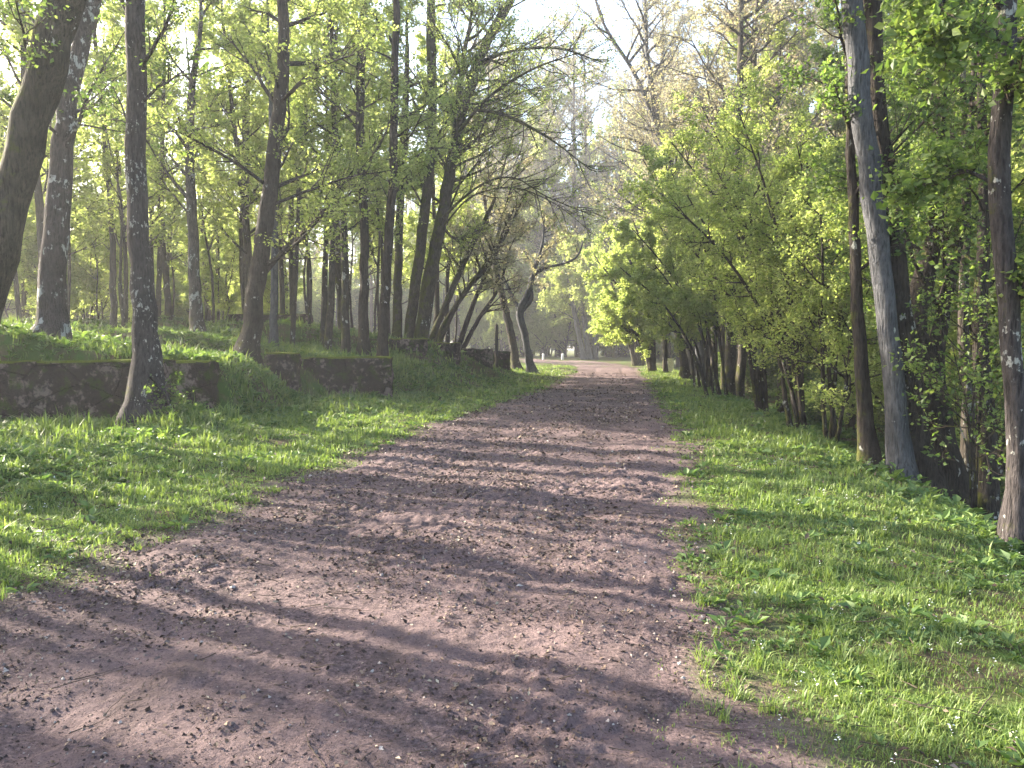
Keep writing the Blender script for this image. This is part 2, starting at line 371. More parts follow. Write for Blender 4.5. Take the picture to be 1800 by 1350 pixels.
def rough(X, Y, e, near):
    u = (X - xl(Y)) / np.maximum(xr(Y) - xl(Y), .5) + .03 * vnoise(Y * .4, Y * 0)
    ruts = -.028 * (np.exp(-((u - .30) / .06) ** 2) + np.exp(-((u - .76) / .06) ** 2)) * (Y < 56)
    return ruts + (fbm(X * 5, Y * 5, 3) * .026 + fbm(X * 16, Y * 16, 3) * .022 * near * (.5 + 1.3 * sstep(-.2, .3, fbm(X * .9 + 20, Y * .9, 3))) + fbm(X * .8, Y * .8, 2) * .05) * sstep(0, .5, e)
Zt = height(X_, Y_) + 0.014
Zt = Zt + rough(X_, Y_, edge, near)
Zt = Zt - .04 * (1 - sstep(0, .45, edge + .25 * fbm(X_ * 3, Y_ * 3, 3)))
ii = np.arange(XY.shape[0] * NT).reshape(-1, NT)
quads = np.stack([ii[:-1, :-1], ii[:-1, 1:], ii[1:, 1:], ii[1:, :-1]], -1).reshape(-1, 4)
o = link('path', mesh('path', np.stack([X_, Y_, Zt], -1).reshape(-1, 3), [quads], [M['track']])); tag(o, kind='structure')

# ------------------------------------------------------------------ grass, weeds, litter
def scatter(rng, n, y0, y1, pw=1.0, margin=2.0):
    """ground points, denser near the camera (about even over the picture)"""
    u = rng.rand(n)
    Y = y0 * (y1 / y0) ** (u ** pw)
    X = (rng.rand(n) * 2 - 1) * (0.68 * Y + margin)
    return X, Y
def side(X, Y): return xl(Y) - X, X - xr(Y)
def on_track(X, Y):
    dl, dr = side(X, Y)
    k = (dl < 0) & (dr < 0) & (Y < 58)
    bend = (Y >= 56) & (Y > np.interp(X, [-30, -9, 0, 4.2, 5], [76, 73, 70.5, 67, 56])) & (Y < np.interp(X, [-30, -9, 1, 7.4, 9.2], [88, 83, 80, 75, 60]))
    return k | bend
def blades(rng, X, Y, hgt, wid, lean=.5):
    n = len(X); Z = height(X, Y) - .01
    az = rng.rand(n) * 6.283; d = np.stack([np.cos(az), np.sin(az), 0 * az], 1); s = np.stack([-np.sin(az), np.cos(az), 0 * az], 1)
    C = np.stack([X, Y, Z], 1); h = hgt[:, None]; w = wid[:, None]; l = (lean * rng.rand(n) ** .7)[:, None]
    up = np.array([0, 0, 1.0])
    V = np.stack([C - s * w, C + s * w, C + up * h * .55 + d * h * l * .35 + s * w * .8, C + up * h * .55 + d * h * l * .35 - s * w * .8,
                  C + up * h * (1 - .35 * l) + d * h * l * 1.1], 1).reshape(-1, 3)
    i0 = np.arange(n)[:, None] * 5
    return V, i0 + np.array([0, 1, 2, 3]), i0 + np.array([3, 2, 4])
rng = RS(11)
X, Y = scatter(rng, 620000, 2.2, 62, .9)
dl, dr = side(X, Y)
d = np.maximum(dl, dr)
patch = fbm(X * 1.3, Y * 1.3, 3)
keep = ~(on_track(X, Y) & ((d < -.45) | (Y > 56)))
edgep = sstep(-.35, .8, d + patch * .9)
dens = edgep * np.where(dr > 0, 1 - sstep(2.6, 4.6, dr), 1 - .6 * sstep(6, 10, dl)) * (0.75 + patch * .8)
bare = (np.exp(-((X - .9) / .30) ** 2 - ((Y - 3.1) / .8) ** 2))
dens = dens * (1 - .9 * bare)
keep &= rng.rand(len(X)) < dens
X, Y, patch, dl, dr = X[keep], Y[keep], patch[keep], dl[keep], dr[keep]
sc_ = (Y / 6) ** .55
tall = np.clip(.055 + .05 * patch + .05 * rng.rand(len(X)) ** 3, .025, .2) * (1 + .9 * sstep(2.0, 5, dl)) * sstep(-.2, .8, np.maximum(dl, dr)) * np.clip(sc_, .8, 1.6)
cl = sstep(.12, .5, vnoise(X * 4.1, Y * 4.1) + .6 * vnoise(X * 11, Y * 11)) ; tall = tall * (.65 + 1.1 * cl)
V, q, t = blades(rng, X, Y, np.maximum(tall, .02), .0022 * np.clip(Y / 4, .8, 6) * (1 + rng.rand(len(X))), .8)
rng = RS(111); nt_ = 5200
Xc, Yc = scatter(rng, nt_, 2.3, 40, .95); m_ = 26; X2 = np.repeat(Xc, m_) + rng.randn(nt_ * m_) * .028 * np.repeat(np.clip(Yc / 6, .8, 2), m_); Y2 = np.repeat(Yc, m_) + rng.randn(nt_ * m_) * .028
dl2, dr2 = side(X2, Y2); hc = np.repeat(.05 + .09 * rng.rand(nt_) ** 2, m_) * (1 + .7 * sstep(2, 4.5, dl2))
k2 = (np.maximum(dl2, dr2) > .05) & (dr2 < 4) & ~on_track(X2, Y2) & (np.repeat(vnoise(Xc * .8, Yc * .8) + .35 * rng.rand(nt_), m_) > .02)
V2, q2, t2 = blades(rng, X2[k2], Y2[k2], (hc * (.5 + .6 * rng.rand(len(hc))))[k2], (.0020 * np.clip(Y2 / 4, .9, 5) * (1 + rng.rand(len(hc))))[k2], 1.1)
n0 = len(V); V = np.concatenate([V, V2]); q = np.concatenate([q, q2 + n0]); t = np.concatenate([t, t2 + n0])
o = link('grass', mesh('grass', V, [q, t], [M['grass']], smooth=False)); tag(o, 'short green spring grass on both verges of the track', None, None, 'stuff')

def rosettes(rng, X, Y, nl, size, lift, hgt):
    """weed plants: nl leaves round a point"""
    n = len(X); pi = np.repeat(np.arange(n), nl); m = len(pi)
    az = rng.rand(m) * 6.283; el = lift * (0.3 + rng.rand(m))
    zz = rng.rand(m) * hgt[pi]
    C = np.stack([X[pi], Y[pi], height(X, Y)[pi] + zz], 1) + np.stack([np.cos(az), np.sin(az), 0 * az], 1) * (size[pi] * .2)[:, None]
    a = np.stack([np.cos(az) * np.cos(el), np.sin(az) * np.cos(el), np.sin(el)], 1)
    b = np.stack([-np.sin(az), np.cos(az), 0 * az], 1) + rng.randn(m, 3) * .25; b = nrm(b); nn = np.cross(a, b)
    l = (size[pi] * (.5 + .8 * rng.rand(m)))[:, None]
    V = np.stack([C, C + a * l * .5 + b * l * .27 + nn * l * .08, C + a * l - nn * l * .18, C + a * l * .5 - b * l * .27 + nn * l * .08], 1).reshape(-1, 3)
    return V, np.arange(m * 4).reshape(m, 4)
rng = RS(12); bf = Buf()
X, Y = scatter(rng, 60000, 2.4, 50, .9)
dl, dr = side(X, Y); d = np.maximum(dl, dr); patch = fbm(X * .9 + 50, Y * .9, 3)
prob = np.where(dl > 0, .25 + .75 * sstep(1.5, 3.5, dl), .28 + .7 * sstep(2.0, 3.2, dr)) * sstep(-.2, .4, patch + .15) * sstep(-.05, .3, d + patch * .4)
k = (rng.rand(len(X)) < prob) & ~on_track(X, Y) & (dr < 9)
X, Y, dl, dr, patch = X[k], Y[k], dl[k], dr[k], patch[k]
lush = np.maximum(sstep(2.0, 4.5, dl), .8 * sstep(2.0, 3.2, dr))
V, q = rosettes(rng, X, Y, 8, (.035 + .025 * rng.rand(len(X)) + .06 * (rng.rand(len(X)) < .10) + .03 * lush) * np.clip((Y / 7) ** .5, .8, 1.9), .7, (.02 + .13 * lush * rng.rand(len(X))))
bf.add(V, q)
o = link('ground_cover', bf.mesh('ground_cover', [M['weed']], False)); tag(o, 'low leafy weeds and nettles covering the banks', None, None, 'stuff')
# a few white daisies and pale stalks
rng = RS(13)
X, Y = scatter(rng, 900, 2.6, 22, 1)
dl, dr = side(X, Y); k = (np.maximum(dl, dr) > .25) & (dr < 3) & (rng.rand(len(X)) < .5) & ~on_track(X, Y); X, Y = X[k], Y[k]
V, q = rosettes(rng, X, Y, 5, np.full(len(X), .012) * np.clip(Y / 5, 1, 2), .5, np.full(len(X), .05))
V[:, 2] += .05
o = link('wild_flowers', mesh('wild_flowers', V, [q], [M['petal']], smooth=False)); tag(o, 'tiny white flowers dotted through the grass', None, None, 'stuff')

# dead leaves, husks and twigs lying on the track
def track_z(X, Y):
    e = np.minimum(X - xl(Y), xr(Y) - X)
    return height(X, Y) + .016 + rough(X, Y, e, 1 - sstep(12, 30, Y))
rng = RS(14)
X, Y = scatter(rng, 330000, 2.3, 45, .85)
dl, dr = side(X, Y); patch = fbm(X * 1.1 + 20, Y * 1.1, 4) + .5 * fbm(X * 5, Y * 5, 2)
strip = .35 + .9 * sstep(.25, .9, -dr) * (1 - .55 * np.exp(-((dr + 1.5) / .35) ** 2)) * (1 - .4 * np.exp(-((dl + 1.3) / .3) ** 2))
k = (np.maximum(dl, dr) < .5) & (rng.rand(len(X)) < np.clip((.36 + patch * 1.1) * strip, .03, 1)) 
X, Y = X[k], Y[k]; n = len(X)
az = rng.rand(n) * 6.283; tl = rng.randn(n) * .45
sz = (.004 + .015 * rng.rand(n) ** 3) * np.clip((Y / 4) ** .6, .8, 3)
a = np.stack([np.cos(az) * np.cos(tl), np.sin(az) * np.cos(tl), np.sin(tl)], 1); b = nrm(np.cross(a, np.array([0, 0, 1.]) + rng.randn(n, 3) * .5)); nn = np.cross(b, a)
C = np.stack([X, Y, track_z(X, Y) + sz * .25], 1); l = sz[:, None]; w = l * (.35 + .5 * rng.rand(n, 1))
V = np.stack([C - a * l, C + b * w + nn * l * .5 * rng.rand(n, 1), C + a * l, C - b * w + nn * l * .6 * rng.rand(n, 1)], 1).reshape(-1, 3)
o = link('leaf_litter', mesh('leaf_litter', V, [np.arange(n * 4).reshape(n, 4)], [M['dead_leaf']], smooth=False)); tag(o, 'dead leaf scraps and husks strewn on the track', None, None, 'stuff')
X, Y = scatter(rng, 60000, 2.6, 50, .9); dl, dr = side(X, Y); patch = fbm(X * .7 + 5, Y * .7, 3)
k = (rng.rand(len(X)) < np.where(dr > 0, .05 + .9 * sstep(2.6, 4.5, dr), .06 + .5 * sstep(4, 8, dl)) * sstep(-.4, .5, patch)) & (np.maximum(dl, dr) > .05) & ~on_track(X, Y) & (dr < 14)
X, Y = X[k], Y[k]; n = len(X); az = rng.rand(n) * 6.283; tl = rng.randn(n) * .5
sz = (.012 + .022 * rng.rand(n)) * np.clip((Y / 6) ** .5, .8, 2.4)
a = np.stack([np.cos(az) * np.cos(tl), np.sin(az) * np.cos(tl), np.sin(tl)], 1); b = nrm(np.cross(a, np.array([0, 0, 1.]) + rng.randn(n, 3) * .5)); nn = np.cross(b, a)
C = np.stack([X, Y, height(X, Y) + .03 + .03 * rng.rand(n)], 1); l = sz[:, None]
V = np.stack([C - a * l, C + b * l * .55 + nn * l * .3, C + a * l, C - b * l * .55 + nn * l * .3], 1).reshape(-1, 3)
o = link('fallen_leaves', mesh('fallen_leaves', V, [np.arange(n * 4).reshape(n, 4)], [M['dead_leaf']], smooth=False)); tag(o, 'last autumn brown leaves lying on the banks and wood floor', None, None, 'stuff')
# stones
rng = RS(15)
X, Y = scatter(rng, 140000, 2.3, 30, .85)
dl, dr = side(X, Y); patch = fbm(X * .9 + 70, Y * .9, 4)
k = (np.maximum(dl, dr) < .2) & (rng.rand(len(X)) < np.clip(.35 + patch * .9, .05, 1)); X, Y = X[k], Y[k]; n = len(X)
base = nrm(np.array([[1, 0, 0], [-.5, .87, 0], [-.5, -.87, 0], [0, 0, 1], [.3, .2, .8]]))
base = np.array([[1, 0, -.2], [.1, 1, -.2], [-1, .1, -.2], [-.1, -1, -.2], [.4, .3, .7], [-.45, -.25, .6]])
sz = (.003 + .010 * rng.rand(n) ** 4) * np.clip((Y / 4) ** .6, .8, 3)
az = rng.rand(n) * 6.283; ca, sa = np.cos(az)[:, None], np.sin(az)[:, None]
bb = base[None] * (1 + .35 * rng.randn(n, 6, 3)) * sz[:, None, None]
V = np.stack([bb[..., 0] * ca - bb[..., 1] * sa + X[:, None], bb[..., 0] * sa + bb[..., 1] * ca + Y[:, None], bb[..., 2] + track_z(X, Y)[:, None]], -1).reshape(-1, 3)
ft = np.array([[0, 1, 4], [1, 5, 4], [1, 2, 5], [2, 3, 5], [3, 4, 5], [3, 0, 4]])
q = (np.arange(n)[:, None, None] * 6 + ft[None]).reshape(-1, 3)
o = link('gravel', mesh('gravel', V, [q], [M['stone_chip']], smooth=False)); tag(o, 'loose dark gravel and clods on the track', None, None, 'stuff')

rng = RS(16); X, Y = scatter(rng, 5200, 2.4, 34, 1.0); dl, dr = side(X, Y)
k = (dr < 7) & (dl < 16) & (rng.rand(len(X)) < np.where(np.maximum(dl, dr) > 0, .6, .28)); X, Y = X[k], Y[k]; n = len(X)
az = rng.rand(n) * 6.283; S_ = np.stack([X, Y, height(X, Y) + .035], 1)
P, Rr = grow(rng, S_, np.stack([np.cos(az), np.sin(az), 0 * az], 1), .06 + .35 * rng.rand(n) ** 2, .0016 + .002 * rng.rand(n), 4, 0, .16)
P[..., 2] = S_[:, None, 2] + np.clip(P[..., 2] - S_[:, None, 2], -.02, .05)
V, q = tube(P, Rr * np.clip(Y / 5, 1, 2.5)[:, None], 4)
o = link('fallen_twigs', mesh('fallen_twigs', V, [q], [M['twig']])); tag(o, 'thin fallen twigs lying on the grass and track', None, None, 'stuff')

# ------------------------------------------------------------------ ruined walls
def wall(x0, x1, Yf, ztop, zbot, thick, label, seed, name='concrete_wall', moss=True, yaw=0.0):
    rng = RS(seed); w = x1 - x0; h = ztop - zbot
    root = link(name, None); root.location = ((x0 + x1) / 2, Yf + thick / 2, zbot); root.rotation_euler = (0, 0, yaw)
    tag(root, label, 'wall', 'ruined concrete walls along the left bank')
    def block(bx, by, z0, z1, st, disp, mat, nm, seed):
        nx_, ny_, nz_ = max(2, int(bx / st)), max(2, int(by / st)), max(1, int((z1 - z0) / st))
        bf = Buf()
        def face(o_, u, v, nu, nv):
            uu, vv = np.meshgrid(np.linspace(0, 1, nu + 1), np.linspace(0, 1, nv + 1))
            P = np.array(o_) + uu[..., None] * np.array(u) + vv[..., None] * np.array(v)
            i = np.arange((nu + 1) * (nv + 1)).reshape(nv + 1, nu + 1)
            bf.add(P.reshape(-1, 3), np.stack([i[:-1, :-1], i[:-1, 1:], i[1:, 1:], i[1:, :-1]], -1).reshape(-1, 4))
        X0, Y0 = -bx / 2, -by / 2
        face((X0, Y0, z0), (bx, 0, 0), (0, 0, z1 - z0), nx_, nz_); face((-X0, -Y0, z0), (-bx, 0, 0), (0, 0, z1 - z0), nx_, nz_)
        face((-X0, Y0, z0), (0, by, 0), (0, 0, z1 - z0), ny_, nz_); face((X0, -Y0, z0), (0, -by, 0), (0, 0, z1 - z0), ny_, nz_)
        face((X0, Y0, z1), (bx, 0, 0), (0, by, 0), nx_, ny_); face((X0, -Y0, z0), (bx, 0, 0), (0, -by, 0), nx_, ny_)
        V = np.concatenate(bf.V)
        s = seed * 3.1
        D = np.stack([fbm(V[:, 1] * 3 + V[:, 2] * 4 + s, V[:, 2] * 4 + V[:, 0] * .3, 3), fbm(V[:, 0] * 3 + s, V[:, 2] * 3.3 + 5, 4), fbm(V[:, 0] * 2.5 + 9 + s, V[:, 1] * 3, 3)], 1)
        V = V + D * disp
        bf.V = [V]; 
        me = bf.mesh(nm, [mat], True); return link(nm, me, root)
    block(w, thick, -.3, h, .12, .07, M['concrete'], 'wall_body', seed)
    if moss: 
        c = block(w * .99, thick * .96, h - .015, h + .03, .08, .05, M['moss'], 'moss_cap', seed + 1)
    return root
def wall_px(px0, px1, pyt, Y, zb, th, label, seed, **k):
    a_ = at(px0, pyt, Y); b_ = at(px1, pyt, Y)
    return wall(a_[0], b_[0], Y, a_[2], zb, th, label, seed, **k)
wall_px(-330, 370, 636, 16.4, 0.0, .45, 'long low concrete wall with pale flaking patches behind the lichen-spotted trunk', 21)
wall_px(522, 687, 629, 23.8, -.2, .45, 'dark concrete wall with a square right end, second along the bank', 22)
wall_px(468, 521, 622, 23.0, .3, .4, 'short mossy concrete stub at the left end of the second wall', 23, name='concrete_stub')
wall_px(684, 750, 596, 32.8, .1, .5, 'tall mossy concrete wall end below the cluster of leaning trunks', 24)
wall_px(755, 808, 603, 35.8, .1, .5, 'crumbling concrete wall end with pale streaks, third from the path bend', 25)
wall_px(812, 866, 613, 39.5, .1, .5, 'low dark concrete wall just left of the wooden post', 26, moss=False)
wall_px(868, 897, 618, 41.9, -.1, .5, 'last small dark concrete wall block by the wooden post', 27, moss=False)
wall_px(400, 545, 553, 36, 1.2, .5, 'mossy concrete slab far back behind the leaning dark trunk', 28)

def post(px, py0, Y, py1, r, mat, label, cat, name, seed, cap=False, side_=8):
    rng = RS(seed); p1 = at(px, py1, Y); x = p1[0]; z0 = hz(x, Y) - .15
    bf = Buf()
    zz = np.linspace(0, p1[2] - z0, 9); P = np.stack([np.full(9, 0.) + rng.randn(9) * r * .06, np.zeros(9), zz], 1)[None]
    V, q = tube(P, np.full((1, 9), r), side_, rng, .04); bf.add(V, q)
    top = V[-side_:]; c_ = top.mean(0) + [0, 0, r * .4]
    bf.V.append(np.concatenate([c_[None]])); n0 = bf.n; bf.n += 1
    i = np.arange(side_); bf.F.append(np.stack([n0 - side_ + i, n0 - side_ + (i + 1) % side_, np.full(side_, n0)], 1)); bf.I.append(np.zeros(side_))
    o = link(name, bf.mesh(name, [mat])); o.location = (x, Y, z0); tag(o, label, cat); return o
post(873, 655, 41.2, 571, .085, M['wood'], 'dark upright wooden post beside the last wall block', 'post', 'wooden_post', 31)
post(955, 636, 76.5, 622, .11, M['white'], 'small white marker post at the far bend, left one', 'post', 'marker_post', 32)
post(989, 636, 78, 622, .13, M['white'], 'small white marker post at the far bend, nearer the pale tree', 'post', 'marker_post', 33)
w_ = wall(at(1173, 630, 50)[0], at(1184, 630, 50)[0], 50, at(1173, 630, 50)[2], -.3, .4, 'pale square stone block at the edge of the right verge', 34, name='stone_block', moss=False)
w_['category'] = 'block'; del w_['group']; w_.children[0].data.materials[0] = M['white']; w_.children[0].name = 'block_body'

# ------------------------------------------------------------------ trees
LS = 1.4
def build_tree(rng, stems, loc, barkm, leafm, twigm, n1=14, n2=8, n3=7, len1=3.0, crown0=.35, leaf=.06, per=11, spread=.10,
               up1=.06, ang1=(.7, 1.3), sides=18, limbs=(), flare=.75, tw=1.0, n3len=.7, lump=.05, r1=.05):
    """stems: list of (n,4) arrays x,y,z,r in world space. Returns trunk mesh, crown mesh (local to loc)."""
    loc = np.asarray(loc, float)
    tb_ = Buf(); cb = Buf(); SP = []; SR = []
    K = 36
    for i, s in enumerate(stems):
        c = resample(s, K); P = c[:, :3] - loc; R = np.maximum(c[:, 3], .006)
        P[1:-1] += rng.randn(K - 2, 3) * R[1:-1, None] * .10 * [1, 1, .2]
        if flare: R = R * (1 + flare * np.exp(-np.maximum(P[:, 2] - P[0, 2] - .1, 0) / .30))
        V, q = tube(P[None], R[None], sides, rng, lump); tb_.add(V, q, min(i, len(barkm) - 1))
        SP.append(P); SR.append(R)
    for s in limbs:
        c = resample(s, K); P = c[:, :3] - loc; R = np.maximum(c[:, 3], .004)
        V, q = tube(P[None], R[None], 7, rng, lump); tb_.add(V, q); SP.append(P); SR.append(R)
    SP = np.array(SP); SR = np.array(SR); ns = len(stems)
    L1 = lambda pl, t, u: len1 * (1.15 - .75 * t) * (.6 + .7 * u)
    P1, R1 = spawn(rng, SP[:ns], SR[:ns], n1, crown0, .985, ang1, L1, r1, 7, up1, .13)
    V, q = tube(P1, R1, 6); tb_.add(V, q)
    if len(limbs):
        Pl = SP[ns:][:, np.linspace(0, K - 1, 8).astype(int)]; Rl = SR[ns:][:, np.linspace(0, K - 1, 8).astype(int)]
        P1 = np.concatenate([P1, Pl, Pl]); R1 = np.concatenate([R1, Rl, Rl])
    P2, R2 = spawn(rng, P1, R1, n2, .2, 1, (.4, 1.0), lambda pl, t, u: np.maximum(.35, pl * .48 * (1.2 - .7 * t)) * (.6 + .7 * u), r1 * .32, 5, .03, .16)
    V, q = tube(P2, R2 * tw, 4); cb.add(V, q, 0)
    P3, R3 = spawn(rng, P2, R2, n3, .15, 1, (.4, 1.1), lambda pl, t, u: (.25 + .45 * u) * n3len * np.clip(pl, .4, 1.6), r1 * .13, 3, .02, .2)
    V, q = tube(P3, np.maximum(R3, .0025) * tw, 3); cb.add(V, q, 0)
    if per:
        V, q = leaves(rng, P3, per, leaf * LS, spread); cb.add(V, q, 1)
    return tb_.mesh('trunk', barkm), cb.mesh('crown', [twigm, leafm], False)
def tree_obj(name, loc, me_t, me_c, label, cat='tree', group=None, rz=0, s=1.0, tilt=(0, 0)):
    r = link(name, None); r.location = loc; r.rotation_euler = (tilt[0], tilt[1], rz); r.scale = (s, s, s)
    tag(r, label, cat, group)
    link('trunk', me_t, r); link('crown', me_c, r); return r
def px_stem(pts, Y, top=None, dY=0.0, ground=True, seed=0):
    """pts: (px, py, width px) from foot to head, at distance Y; stem goes on to height top (m)"""
    rng = RS(seed); out = []
    n = len(pts)
    for i, (px, py, w) in enumerate(pts):
        y = Y + dY * i / max(1, n - 1); p = at(px, py, y); out.append([*p, w * .5 / F * y])
    if ground:
        z = hz(out[0][0], out[0][1]); out[0][2] = z - .12
        out = [out[0]] + [q_ for q_ in out[1:] if q_[2] > z + .3]
    if top:
        a_, b_ = np.array(out[-2]), np.array(out[-1]); dxy = (b_ - a_)[:2] / max(.1, (b_ - a_)[2])
        rem = top - b_[2]
        if rem > .5:
            for u in (.5, 1.0):
                out.append([b_[0] + dxy[0] * rem * u * .6 + rng.randn() * .15, b_[1] + dxy[1] * rem * u * .6 + rng.randn() * .15, b_[2] + rem * u, max(.02, b_[3] * (1 - .85 * u))])
    return np.array(out)
def limb(pts, Y, w0, w1=.012, dY=0.0):
    n = len(pts)
    return np.array([[*at(px, py, Y + dY * i / (n - 1)), w0 + (w1 - w0) * i / (n - 1)] for i, (px, py) in enumerate(pts)])
def hero(name, label, Y, stems, seed, bark='bark', leafm='leaf_fresh', cat='tree', top=14, limbs=(), dYs=None, twig='twig', **k):
    rng = RS(seed)
    st = [px_stem(s, Y + (0 if dYs is None else dYs[i]), top if not isinstance(top, (list, tuple)) else top[i], seed=seed + i) for i, s in enumerate(stems)]
    x, y = st[0][0][:2]; loc = (x, y, hz(x, y))
    t_, c_ = build_tree(rng, st, loc, [M[b_] for b_ in bark] if isinstance(bark, tuple) else [M[bark]], M[leafm], M[twig], limbs=limbs, **k)
    return tree_obj(name, loc, t_, c_, label, cat)
# --- left bank
hero('leaning_tree', 'thick mossy trunk leaning right at the left edge of the photo', 12.6,
     [[(-82, 740, 66), (-42, 610, 60), (8, 400, 58), (58, 200, 60), (112, 0, 58)]], 101, 'bark_moss', 'leaf_green', top=15, crown0=.38, n1=12, len1=2.8, per=7, flare=.2, leaf=.05)
hero('lichen_tree', 'stout trunk with big white lichen patches rising from the grassy mound', 18.5,
     [[(86, 568, 46), (100, 400, 40), (110, 250, 34), (124, 150, 30), (165, 0, 24)]], 102, 'bark_lichen', 'leaf_green', top=16, crown0=.25, n1=14, leaf=.055)
hero('lichen_tree', 'straight grey trunk with spreading roots standing in front of the long wall', 15.3,
     [[(266, 722, 62), (256, 610, 46), (246, 450, 38), (241, 300, 35), (240, 150, 32), (239, 0, 30)]], 103, 'bark_speck', 'leaf_green', top=15, crown0=.30, n1=12, len1=2.4, leaf=.05, per=6,
     limbs=[limb([(262, 655), (285, 690), (305, 722), (318, 750)], 15.2, .06, .03), limb([(268, 660), (295, 700), (300, 740)], 15.0, .05, .03)])
hero('dark_tree', 'dark curving trunk leaning right beside the mossy wall stub', 22.5,
     [[(430, 602, 36), (455, 480, 32), (474, 330, 27), (490, 200, 22), (500, 80, 19), (496, 0, 17)]], 104, 'bark', 'leaf_fresh', top=15, crown0=.3, n1=20, len1=3.4, leaf=.06, r1=.06,
     limbs=[limb([(455, 490), (500, 440), (560, 380), (620, 300)], 22.5, .09, .02, 2), limb([(474, 330), (420, 290), (350, 250), (290, 220)], 22.5, .06, .015, -2),
            limb([(492, 180), (560, 120), (640, 90)], 22.5, .06, .015, -3), limb([(462, 470), (530, 420), (580, 360)], 22.5, .07, .02, -2)])
hero('slender_tree', 'pale slender trunk just right of the dark curving trunk', 27, [[(481, 588, 15), (482, 400, 12), (478, 200, 10)]], 105, 'bark_grey', top=14, crown0=.35, n1=12, leaf=.065)
hero('slender_tree', 'short-looking trunk standing in bright foliage between the grey and the curving trunks', 26, [[(346, 575, 24), (341, 450, 18), (334, 300, 15), (338, 150, 12)]], 106, 'bark_brown', top=14, crown0=.3, n1=16, leaf=.065)
hero('slender_tree', 'straight dark trunk left of the pair behind the second wall', 26.5, [[(638, 612, 18), (641, 450, 16), (633, 200, 14), (640, 0, 12)]], 107, 'bark', top=15, crown0=.35, n1=16, len1=2.8, leaf=.065)
hero('slender_tree', 'straight dark trunk directly behind the right end of the second wall', 25, [[(670, 624, 20), (680, 450, 17), (690, 320, 15), (694, 100, 12), (696, 0, 11)]], 108, 'bark', top=14, crown0=.35, n1=16, len1=2.6, leaf=.06)
hero('slender_tree', 'slim upright trunk between the straight pair and the leaning cluster', 34.5, [[(697, 592, 17), (702, 400, 14), (712, 200, 12)]], 109, 'bark_moss',  flare=.15, top=17, crown0=.35, n1=14, leaf=.075)
hero('mossy_tree', 'mossy trunk leaning right at the middle of the cluster above the tall wall end', 34.5, [[(717, 592, 20), (733, 480, 18), (746, 380, 17), (760, 200, 17), (757, 0, 14)]], 110, 'bark_moss',  flare=.15, top=19, crown0=.3, n1=18, len1=3.6, leaf=.075)
hero('forked_tree', 'mossy forked trunk leaning right over the bank with drooping limbs towards the path', 34.3,
     [[(739, 593, 24), (757, 480, 22), (777, 380, 22), (823, 160, 17), (862, 60, 15), (898, 0, 13)],
      [(746, 593, 13), (766, 460, 12), (786, 350, 12), (802, 220, 13), (815, 100, 9)]], 111, 'bark_moss', top=[20, 17],  flare=.15, crown0=.36, n1=34, len1=5.4, leaf=.06, r1=.05, per=5, n2=11, n3=9, tw=1.3,
     limbs=[limb([(777, 385), (812, 350), (860, 318), (900, 312), (960, 345), (1045, 380)], 33, .06, .015, -3),
            limb([(777, 400), (830, 345), (900, 330), (970, 355), (1030, 400)], 33, .04, .012, -1),
            limb([(815, 190), (880, 200), (960, 240), (1040, 300)], 33, .09, .02, -3), limb([(840, 110), (900, 90), (980, 85), (1060, 110)], 33, .08, .02, -2),
            limb([(775, 395), (800, 420), (850, 400)], 33, .06, .02, 1), limb([(800, 240), (860, 170), (940, 120), (1010, 95)], 33, .08, .02, -4)])
hero('bank_tree', 'hazy grey tree on the far lawn with a crooked arm reaching right', 45,
     [[(935, 660, 15), (922, 590, 13), (915, 545, 13), (930, 510, 9), (938, 480, 8)]], 112, 'bark_grey', 'leaf_bud', top=9, crown0=.55, n1=14, len1=2.5, leaf=.09, n2=5, n3=5, per=5,
     limbs=[limb([(916, 548), (934, 525), (933, 490), (960, 470), (985, 465), (1015, 450), (1025, 425)], 45, .14, .04, 0), limb([(915, 548), (890, 500), (870, 440), (880, 380)], 45, .12, .04, 2)])
hero('bank_tree', 'dark leaning trunk just left of the hazy grey tree on the far lawn', 49, [[(908, 646, 15), (900, 595, 13), (888, 540, 12), (870, 470, 10)]], 113, 'bark', 'leaf_bud', top=13, crown0=.4, n1=14, leaf=.09, n2=5, n3=5, per=5)
# stems leaning right over the last walls
hero('leaning_sapling', 'cluster of thin stems leaning right above the crumbling wall end', 36.5,
     [[(752, 600, 12), (790, 520, 11), (830, 430, 9), (865, 360, 6)], [(758, 600, 10), (800, 540, 9), (850, 470, 7), (885, 420, 5)], [(765, 602, 9), (812, 520, 8), (870, 450, 6)]], 114, 'bark_moss', 'leaf_bud', 'sapling', flare=.1,
     top=[12, 9, 9], crown0=.3, n1=16, len1=2.2, leaf=.08, n2=6, n3=6, per=4, dYs=[0, .5, 1])
hero('leaning_sapling', 'two thin stems leaning right behind the low dark wall', 41, [[(800, 610, 9), (830, 540, 8), (862, 460, 6)], [(806, 610, 8), (842, 560, 7), (880, 500, 5)]], 115, 'bark', 'leaf_bud', 'sapling', flare=.1,
     top=[11, 8], crown0=.3, n1=16, len1=2.4, leaf=.085, n2=6, n3=6, per=4)
# --- far middle
hero('pale_tree', 'pale many-stemmed round tree in the middle of the far bend', 79,
     [[(1028, 638, 10), (1018, 590, 9), (1008, 540, 8), (1000, 500, 5)], [(1038, 638, 11), (1030, 590, 9), (1025, 540, 8), (1020, 500, 5)], [(1048, 638, 8), (1045, 600, 7), (1052, 560, 5)]], 116, 'bark_grey', 'leaf_fresh',
     top=[11, 12, 10], crown0=.3, n1=20, len1=3.4, leaf=.14, per=14, spread=.2, n3len=1.3)
